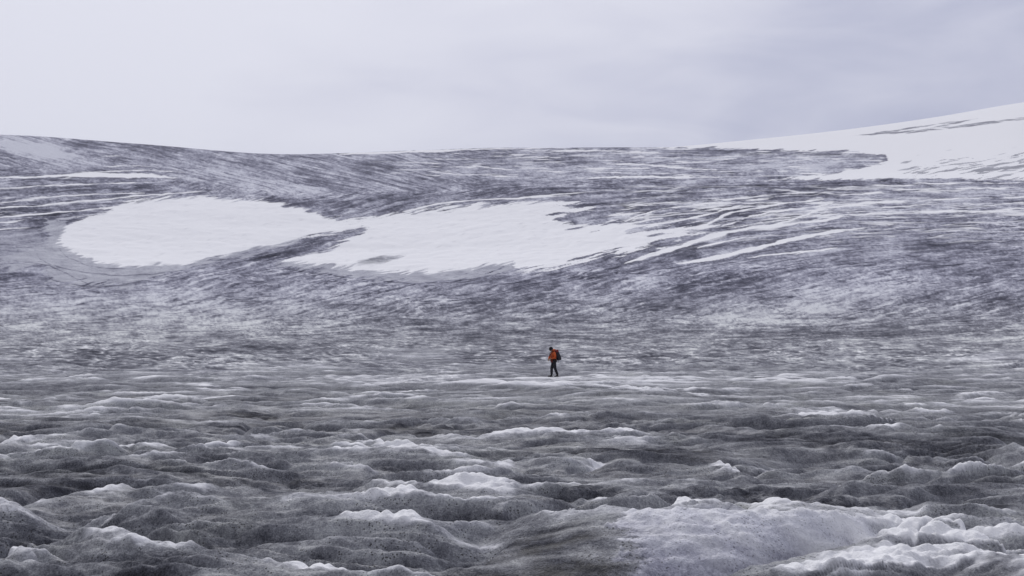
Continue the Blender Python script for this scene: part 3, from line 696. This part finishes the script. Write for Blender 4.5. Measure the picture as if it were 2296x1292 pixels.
# body: one continuous surface, head to feet
V_ = [(*HIP, .13, .15)]; E_ = []
c1 = chain(V_, E_, 0, [(0.03, 0, 1.08, .105, .13), (*CH, .115, .15), (*NK, .055, .055), (0.145, 0, 1.50, .058, .055), (0.175, 0, 1.555, .088, .078), (0.185, 0, 1.615, .080, .072), (0.175, 0, 1.66, .045, .045)])
head = 5
chain(V_, E_, head, [(0.255, 0, 1.515, .035, .035), (0.268, 0, 1.500, .02, .024)])         # jaw, chin
chain(V_, E_, head, [(0.272, 0, 1.560, .018, .014)])                                       # nose
chain(V_, E_, head, [(0.165, 0.092, 1.555, .014, .026)]); chain(V_, E_, head, [(0.165, -0.092, 1.555, .014, .026)])   # ears
for S_, E2, W_, sg in ((SL, EL, WL_, 1), (SR, ER, WR, -1)):
    wv = Vector(W_); dv = (wv - Vector(E2)).normalized(); k2 = chain(V_, E_, 2, [(*S_, .062), (*E2, .042), (*W_, .028), (*(wv + dv * .06), .036, .020)])
    palm = wv + dv * .085
    side = Vector((0.1, -sg * 0.2, 1)).normalized()
    for q, ln in enumerate((.030, .034, .032, .025)):                                   # four fingers curled round the strap
        b_0 = palm + side * (.030 - .019 * q); inn = Vector((0, -sg, -0.3)).normalized()
        chain(V_, E_, k2, [(*b_0, .009), (*(b_0 + dv * ln * .8 + inn * .006), .0085), (*(b_0 + dv * ln + inn * .03), .008)])
    tb = wv + dv * .035 + side * .035
    chain(V_, E_, k2 - 1, [(*tb, .011), (*(tb + dv * .03 + side * .012), .0095)])
for H_, K_, A_, tx in ((HL, KL, AL, 0.10), (HR, KR, AR, 0.13)):
    k2 = chain(V_, E_, 0, [(*H_, .085), (*K_, .052), (*A_, .036)])
    chain(V_, E_, k2, [(A_[0] + tx, A_[1], 0.045, .030, .038)])
body = skinned('body', V_, E_, M_skin, person)
# jacket: torso, hem and both sleeves
V_ = [(0.03, 0, 1.10, .15, .175)]; E_ = []
chain(V_, E_, 0, [(0.02, 0, 0.95, .155, .18), (0.02, 0, 0.885, .150, .18)])
ch = chain(V_, E_, 0, [(0.045, 0, 1.28, .155, .185)])
chain(V_, E_, ch, [(0.085, 0, 1.41, .10, .12), (0.105, 0, 1.455, .075, .08)])
for S_, E2, W_ in ((SL, EL, WL_), (SR, ER, WR)):
    mid_ = tuple((Vector(S_) + Vector(E2)) / 2)
    chain(V_, E_, ch, [(*S_, .088), (*mid_, .082), (*E2, .070), (*W_, .048)])
jacket = skinned('jacket', V_, E_, M_orange, person)
def ring_band(name, z0, z1, rx, ry, cx, m_, parent, th=0.012, tilt=0.0, n=32):
    bm = bmesh.new(); rows = []
    for (zz, rr) in ((z0, 0), (z0, th), ((z0 + z1) / 2, th * 1.4), (z1, th), (z1, 0)):
        rows.append([bm.verts.new((cx + (rx + rr) * math.cos(2 * math.pi * k_ / n), (ry + rr) * math.sin(2 * math.pi * k_ / n), zz + tilt * math.cos(2 * math.pi * k_ / n))) for k_ in range(n)])
    for a_ in range(len(rows)):
        b2_ = (a_ + 1) % len(rows)
        for k_ in range(n): bm.faces.new((rows[a_][k_], rows[a_][(k_ + 1) % n], rows[b2_][(k_ + 1) % n], rows[b2_][k_]))
    return from_bm(name, bm, m_, parent)
ring_band('jacket_hem', 0.835, 0.925, .150, .182, 0.022, M_hem, person, 0.012)
# hood bunched behind the neck
bm = bmesh.new(); bmesh.ops.create_icosphere(bm, subdivisions=3, radius=1)
for v_ in bm.verts:
    f_ = 1 + 0.07 * math.sin(9 * v_.co.y + 5 * v_.co.z); v_.co = Vector((v_.co.x * 0.085 * f_ + 0.03 - 0.04 * v_.co.z, v_.co.y * 0.125 * f_, v_.co.z * 0.085 * f_ + 1.515))
from_bm('hood', bm, M_orange, person)
# trousers
V_ = [(0.02, 0, 0.92, .13, .155)]; E_ = []
for H_, K_, A_ in ((HL, KL, AL), (HR, KR, AR)):
    m1 = (Vector(H_) + Vector(K_)) / 2; m2 = (Vector(K_) + Vector(A_)) / 2
    chain(V_, E_, 0, [(H_[0], H_[1], 0.82, .115, .108), (*m1, .104), (*K_, .088), (*m2, .082), (A_[0], A_[1], A_[2] + 0.02, .070)])
skinned('trousers', V_, E_, M_black, person)
# boots
for (A_, lift, pitch_) in ((AL, 0.03, 0.30), (AR, 0.0, -0.02)):
    V_ = [(0, 0, .06, .050, .045), (0, 0, .12, .048), (0, 0, .19, .052)]; E_ = [(0, 1), (1, 2)]
    chain(V_, E_, 0, [(-.045, 0, .045, .036, .038)]); chain(V_, E_, 0, [(.08, 0, .052, .040, .044), (.16, 0, .042, .032, .042), (.20, 0, .038, .022, .034)])
    bt = skinned('boot', V_, E_, M_boot, person)
    bm = bmesh.new(); n_ = 24; up_, lo_ = [], []
    for k_ in range(n_):
        a_ = 2 * math.pi * k_ / n_; xx = 0.065 + 0.155 * math.cos(a_); wy_ = 0.048 * (1 + 0.12 * math.cos(a_)) * math.sin(a_)
        up_.append(bm.verts.new((xx, wy_, 0.026))); lo_.append(bm.verts.new((xx, wy_ * 0.96, 0.0)))
    bm.faces.new(up_); bm.faces.new(lo_[::-1])
    for k_ in range(n_): bm.faces.new((up_[k_], lo_[k_], lo_[(k_ + 1) % n_], up_[(k_ + 1) % n_]))
    from_bm('sole', bm, M_sole, bt, False)
    bt.location = (A_[0] + 0.01, A_[1], A_[2] - 0.095 + lift * 0.4); bt.rotation_euler = (0, pitch_ * 0.6, 0)
# beanie
bm = bmesh.new(); bmesh.ops.create_icosphere(bm, subdivisions=4, radius=1)
for v_ in list(bm.verts):
    if v_.co.z < -0.42: v_.co.z = -0.42
for v_ in bm.verts:
    rim = 1.06 if v_.co.z < -0.18 else 1.0
    v_.co = Vector((v_.co.x * 0.118 * rim, v_.co.y * 0.108 * rim, v_.co.z * 0.125)); v_.co.rotate(Matrix.Rotation(0.42, 3, 'Y')); v_.co += Vector((0.178, 0, 1.60))
from_bm('beanie', bm, M_hat, person)
# gloves over the hands
for E2, W_ in ((EL, WL_), (ER, WR)):
    wv = Vector(W_); dv = (wv - Vector(E2)).normalized(); sg = 1 if W_[1] > 0 else -1
    V_ = [(*(wv + dv * .055), .042, .028)]; E_ = []
    chain(V_, E_, 0, [(*(wv + dv * .0), .040)])
    side = Vector((0.1, -sg * 0.2, 1)).normalized(); palm = wv + dv * .085; inn = Vector((0, -sg, -0.3)).normalized()
    for q, ln in enumerate((.030, .034, .032, .025)):
        b_0 = palm + side * (.030 - .019 * q)
        chain(V_, E_, 0, [(*b_0, .012), (*(b_0 + dv * ln * .8 + inn * .006), .0115), (*(b_0 + dv * ln + inn * .035), .011)])
    tb = wv + dv * .035 + side * .035
    chain(V_, E_, 0, [(*tb, .014), (*(tb + dv * .034 + side * .014), .012)])
    skinned('glove', V_, E_, M_glove, person)
YAW = math.radians(180 + 14)            # heads to the left of the picture, a little towards the viewer
person.location = (PX, PY_, PZ); person.rotation_euler = (0, 0, YAW)

# ------------------------------------------------------------------ the backpack on the walker's back
bp_ = bpy.data.objects.new('backpack', None); C.objects.link(bp_)
bp_['label'] = "large dark backpack with dark red lid, worn on the hiker's back"
bp_['category'] = 'backpack'
def soft_box(name, cx, cz, dx, dy, dz, m_, parent, tilt=0.0, taper=0.85, cy=0.0, bulge=0.12, bev=0.3, wrinkle=0.02):
    bm = bmesh.new(); bmesh.ops.create_cube(bm, size=2)
    bmesh.ops.subdivide_edges(bm, edges=bm.edges, cuts=9, use_grid_fill=True)
    for v_ in bm.verts:
        c = v_.co; p4 = (abs(c.x)**5 + abs(c.y)**5 + abs(c.z)**5) ** 0.2
        c = c / p4
        k_ = 1 - (1 - taper) * (c.z * 0.5 + 0.5)
        wr = 1 + wrinkle * math.sin(11 * c.z + 4 * c.y) + wrinkle * math.sin(7 * c.y + 9 * c.x)
        v_.co = Vector((c.x * dx * k_ * wr * (1 + bulge * (1 - c.z * c.z)), c.y * dy * k_ * wr, c.z * dz))
        v_.co.rotate(Matrix.Rotation(tilt, 3, 'Y')); v_.co += Vector((cx, cy, cz))
    return from_bm(name, bm, m_, parent)
soft_box('pack_bag', -0.235, 1.205, 0.105, 0.165, 0.265, M_pack, bp_, 0.26, 0.86)
soft_box('lid', -0.125, 1.475, 0.12, 0.16, 0.08, M_lid, bp_, 0.22, 0.8)
soft_box('front_pocket', -0.355, 1.13, 0.04, 0.12, 0.16, M_pack, bp_, 0.24, 0.8)
for sg in (1, -1): soft_box('side_pocket', -0.27, 1.08, 0.075, 0.035, 0.11, M_pack, bp_, 0.24, 0.9, cy=sg * 0.17)
def web(name, pts, wdt, th, m_, parent, wide='y'):
    """flat strap along a smooth path"""
    P = [Vector(p) for p in pts]; sm = []
    for k_ in range(len(P) - 1):
        p0 = P[max(k_ - 1, 0)]; p1 = P[k_]; p2 = P[k_ + 1]; p3 = P[min(k_ + 2, len(P) - 1)]
        for q in range(6):
            t = q / 6; sm.append(0.5 * ((2 * p1) + (-p0 + p2) * t + (2 * p0 - 5 * p1 + 4 * p2 - p3) * t * t + (-p0 + 3 * p1 - 3 * p2 + p3) * t**3))
    sm.append(P[-1]); bm = bmesh.new(); rings = []
    wv = {'y': Vector((0, 1, 0)), 'z': Vector((0, 0, 1)), 'x': Vector((1, 0, 0))}[wide]
    for k_, p in enumerate(sm):
        tg = (sm[min(k_ + 1, len(sm) - 1)] - sm[max(k_ - 1, 0)]).normalized()
        nrm = tg.cross(wv).normalized(); sd_ = nrm.cross(tg).normalized()
        rings.append([bm.verts.new(p + sd_ * wdt * a_ + nrm * th * b_2) for a_, b_2 in ((-1, -1), (1, -1), (1, 1), (-1, 1))])
    for r0, r1 in zip(rings, rings[1:]):
        for k_ in range(4): bm.faces.new((r0[k_], r0[(k_ + 1) % 4], r1[(k_ + 1) % 4], r1[k_]))
    bm.faces.new(rings[0][::-1]); bm.faces.new(rings[-1])
    return from_bm(name, bm, m_, parent, False)
for sg in (1, -1):
    y_ = sg * 0.125
    web('shoulder_strap', [(-0.13, y_, 1.42), (-0.03, y_, 1.485), (0.10, y_, 1.462), (0.205, y_, 1.36), (0.225, y_ * 1.15, 1.22), (0.17, y_ * 1.55, 1.10), (-0.02, sg * 0.21, 1.0), (-0.16, sg * 0.16, 0.98)], 0.028, 0.008, M_web, bp_)
belt = ring_band('hip_belt', 0.945, 1.005, .168, .196, 0.022, M_web, bp_, 0.014)
web('strap_tail', [(0.20, 0.03, 0.96), (0.215, 0.04, 0.90), (0.205, 0.045, 0.83)], 0.012, 0.004, M_web, bp_)
web('strap_tail', [(-0.22, 0.12, 0.96), (-0.225, 0.13, 0.89), (-0.21, 0.13, 0.80)], 0.012, 0.004, M_web, bp_)
web('chest_strap', [(0.214, 0.13, 1.30), (0.235, 0, 1.30), (0.214, -0.13, 1.30)], 0.012, 0.005, M_web, bp_, 'z')
web('haul_loop', [(-0.10, 0.03, 1.53), (-0.09, 0.02, 1.57), (-0.09, -0.02, 1.57), (-0.10, -0.03, 1.53)], 0.008, 0.004, M_web, bp_, 'x')
bp_.location = person.location; bp_.rotation_euler = person.rotation_euler
# a parented thing keeps its own origin at the base of the load

# ------------------------------------------------------------------ air
me = bpy.data.meshes.new('haze'); bm = bmesh.new(); bmesh.ops.create_cube(bm, size=1); bm.to_mesh(me); bm.free()
hz = bpy.data.objects.new('haze', me); C.objects.link(hz); hz['kind'] = 'stuff'
zt, zb = float(Zt.max()) + 30, float(Zt.min()) - 1
hz.scale = (14600, 14600, zt - zb); hz.location = (0, 0, (zt + zb) / 2)
mh = bpy.data.materials.new('haze_air'); mh.use_nodes = True; th = mh.node_tree; th.nodes.clear()
pv = nd(th, 'ShaderNodeVolumePrincipled'); pv.inputs['Color'].default_value = (0.86, 0.88, 1.0, 1); pv.inputs['Density'].default_value = 0.000045
pv.inputs['Anisotropy'].default_value = 0.1
oh = nd(th, 'ShaderNodeOutputMaterial'); th.links.new(pv.outputs[0], oh.inputs['Volume']); me.materials.append(mh)
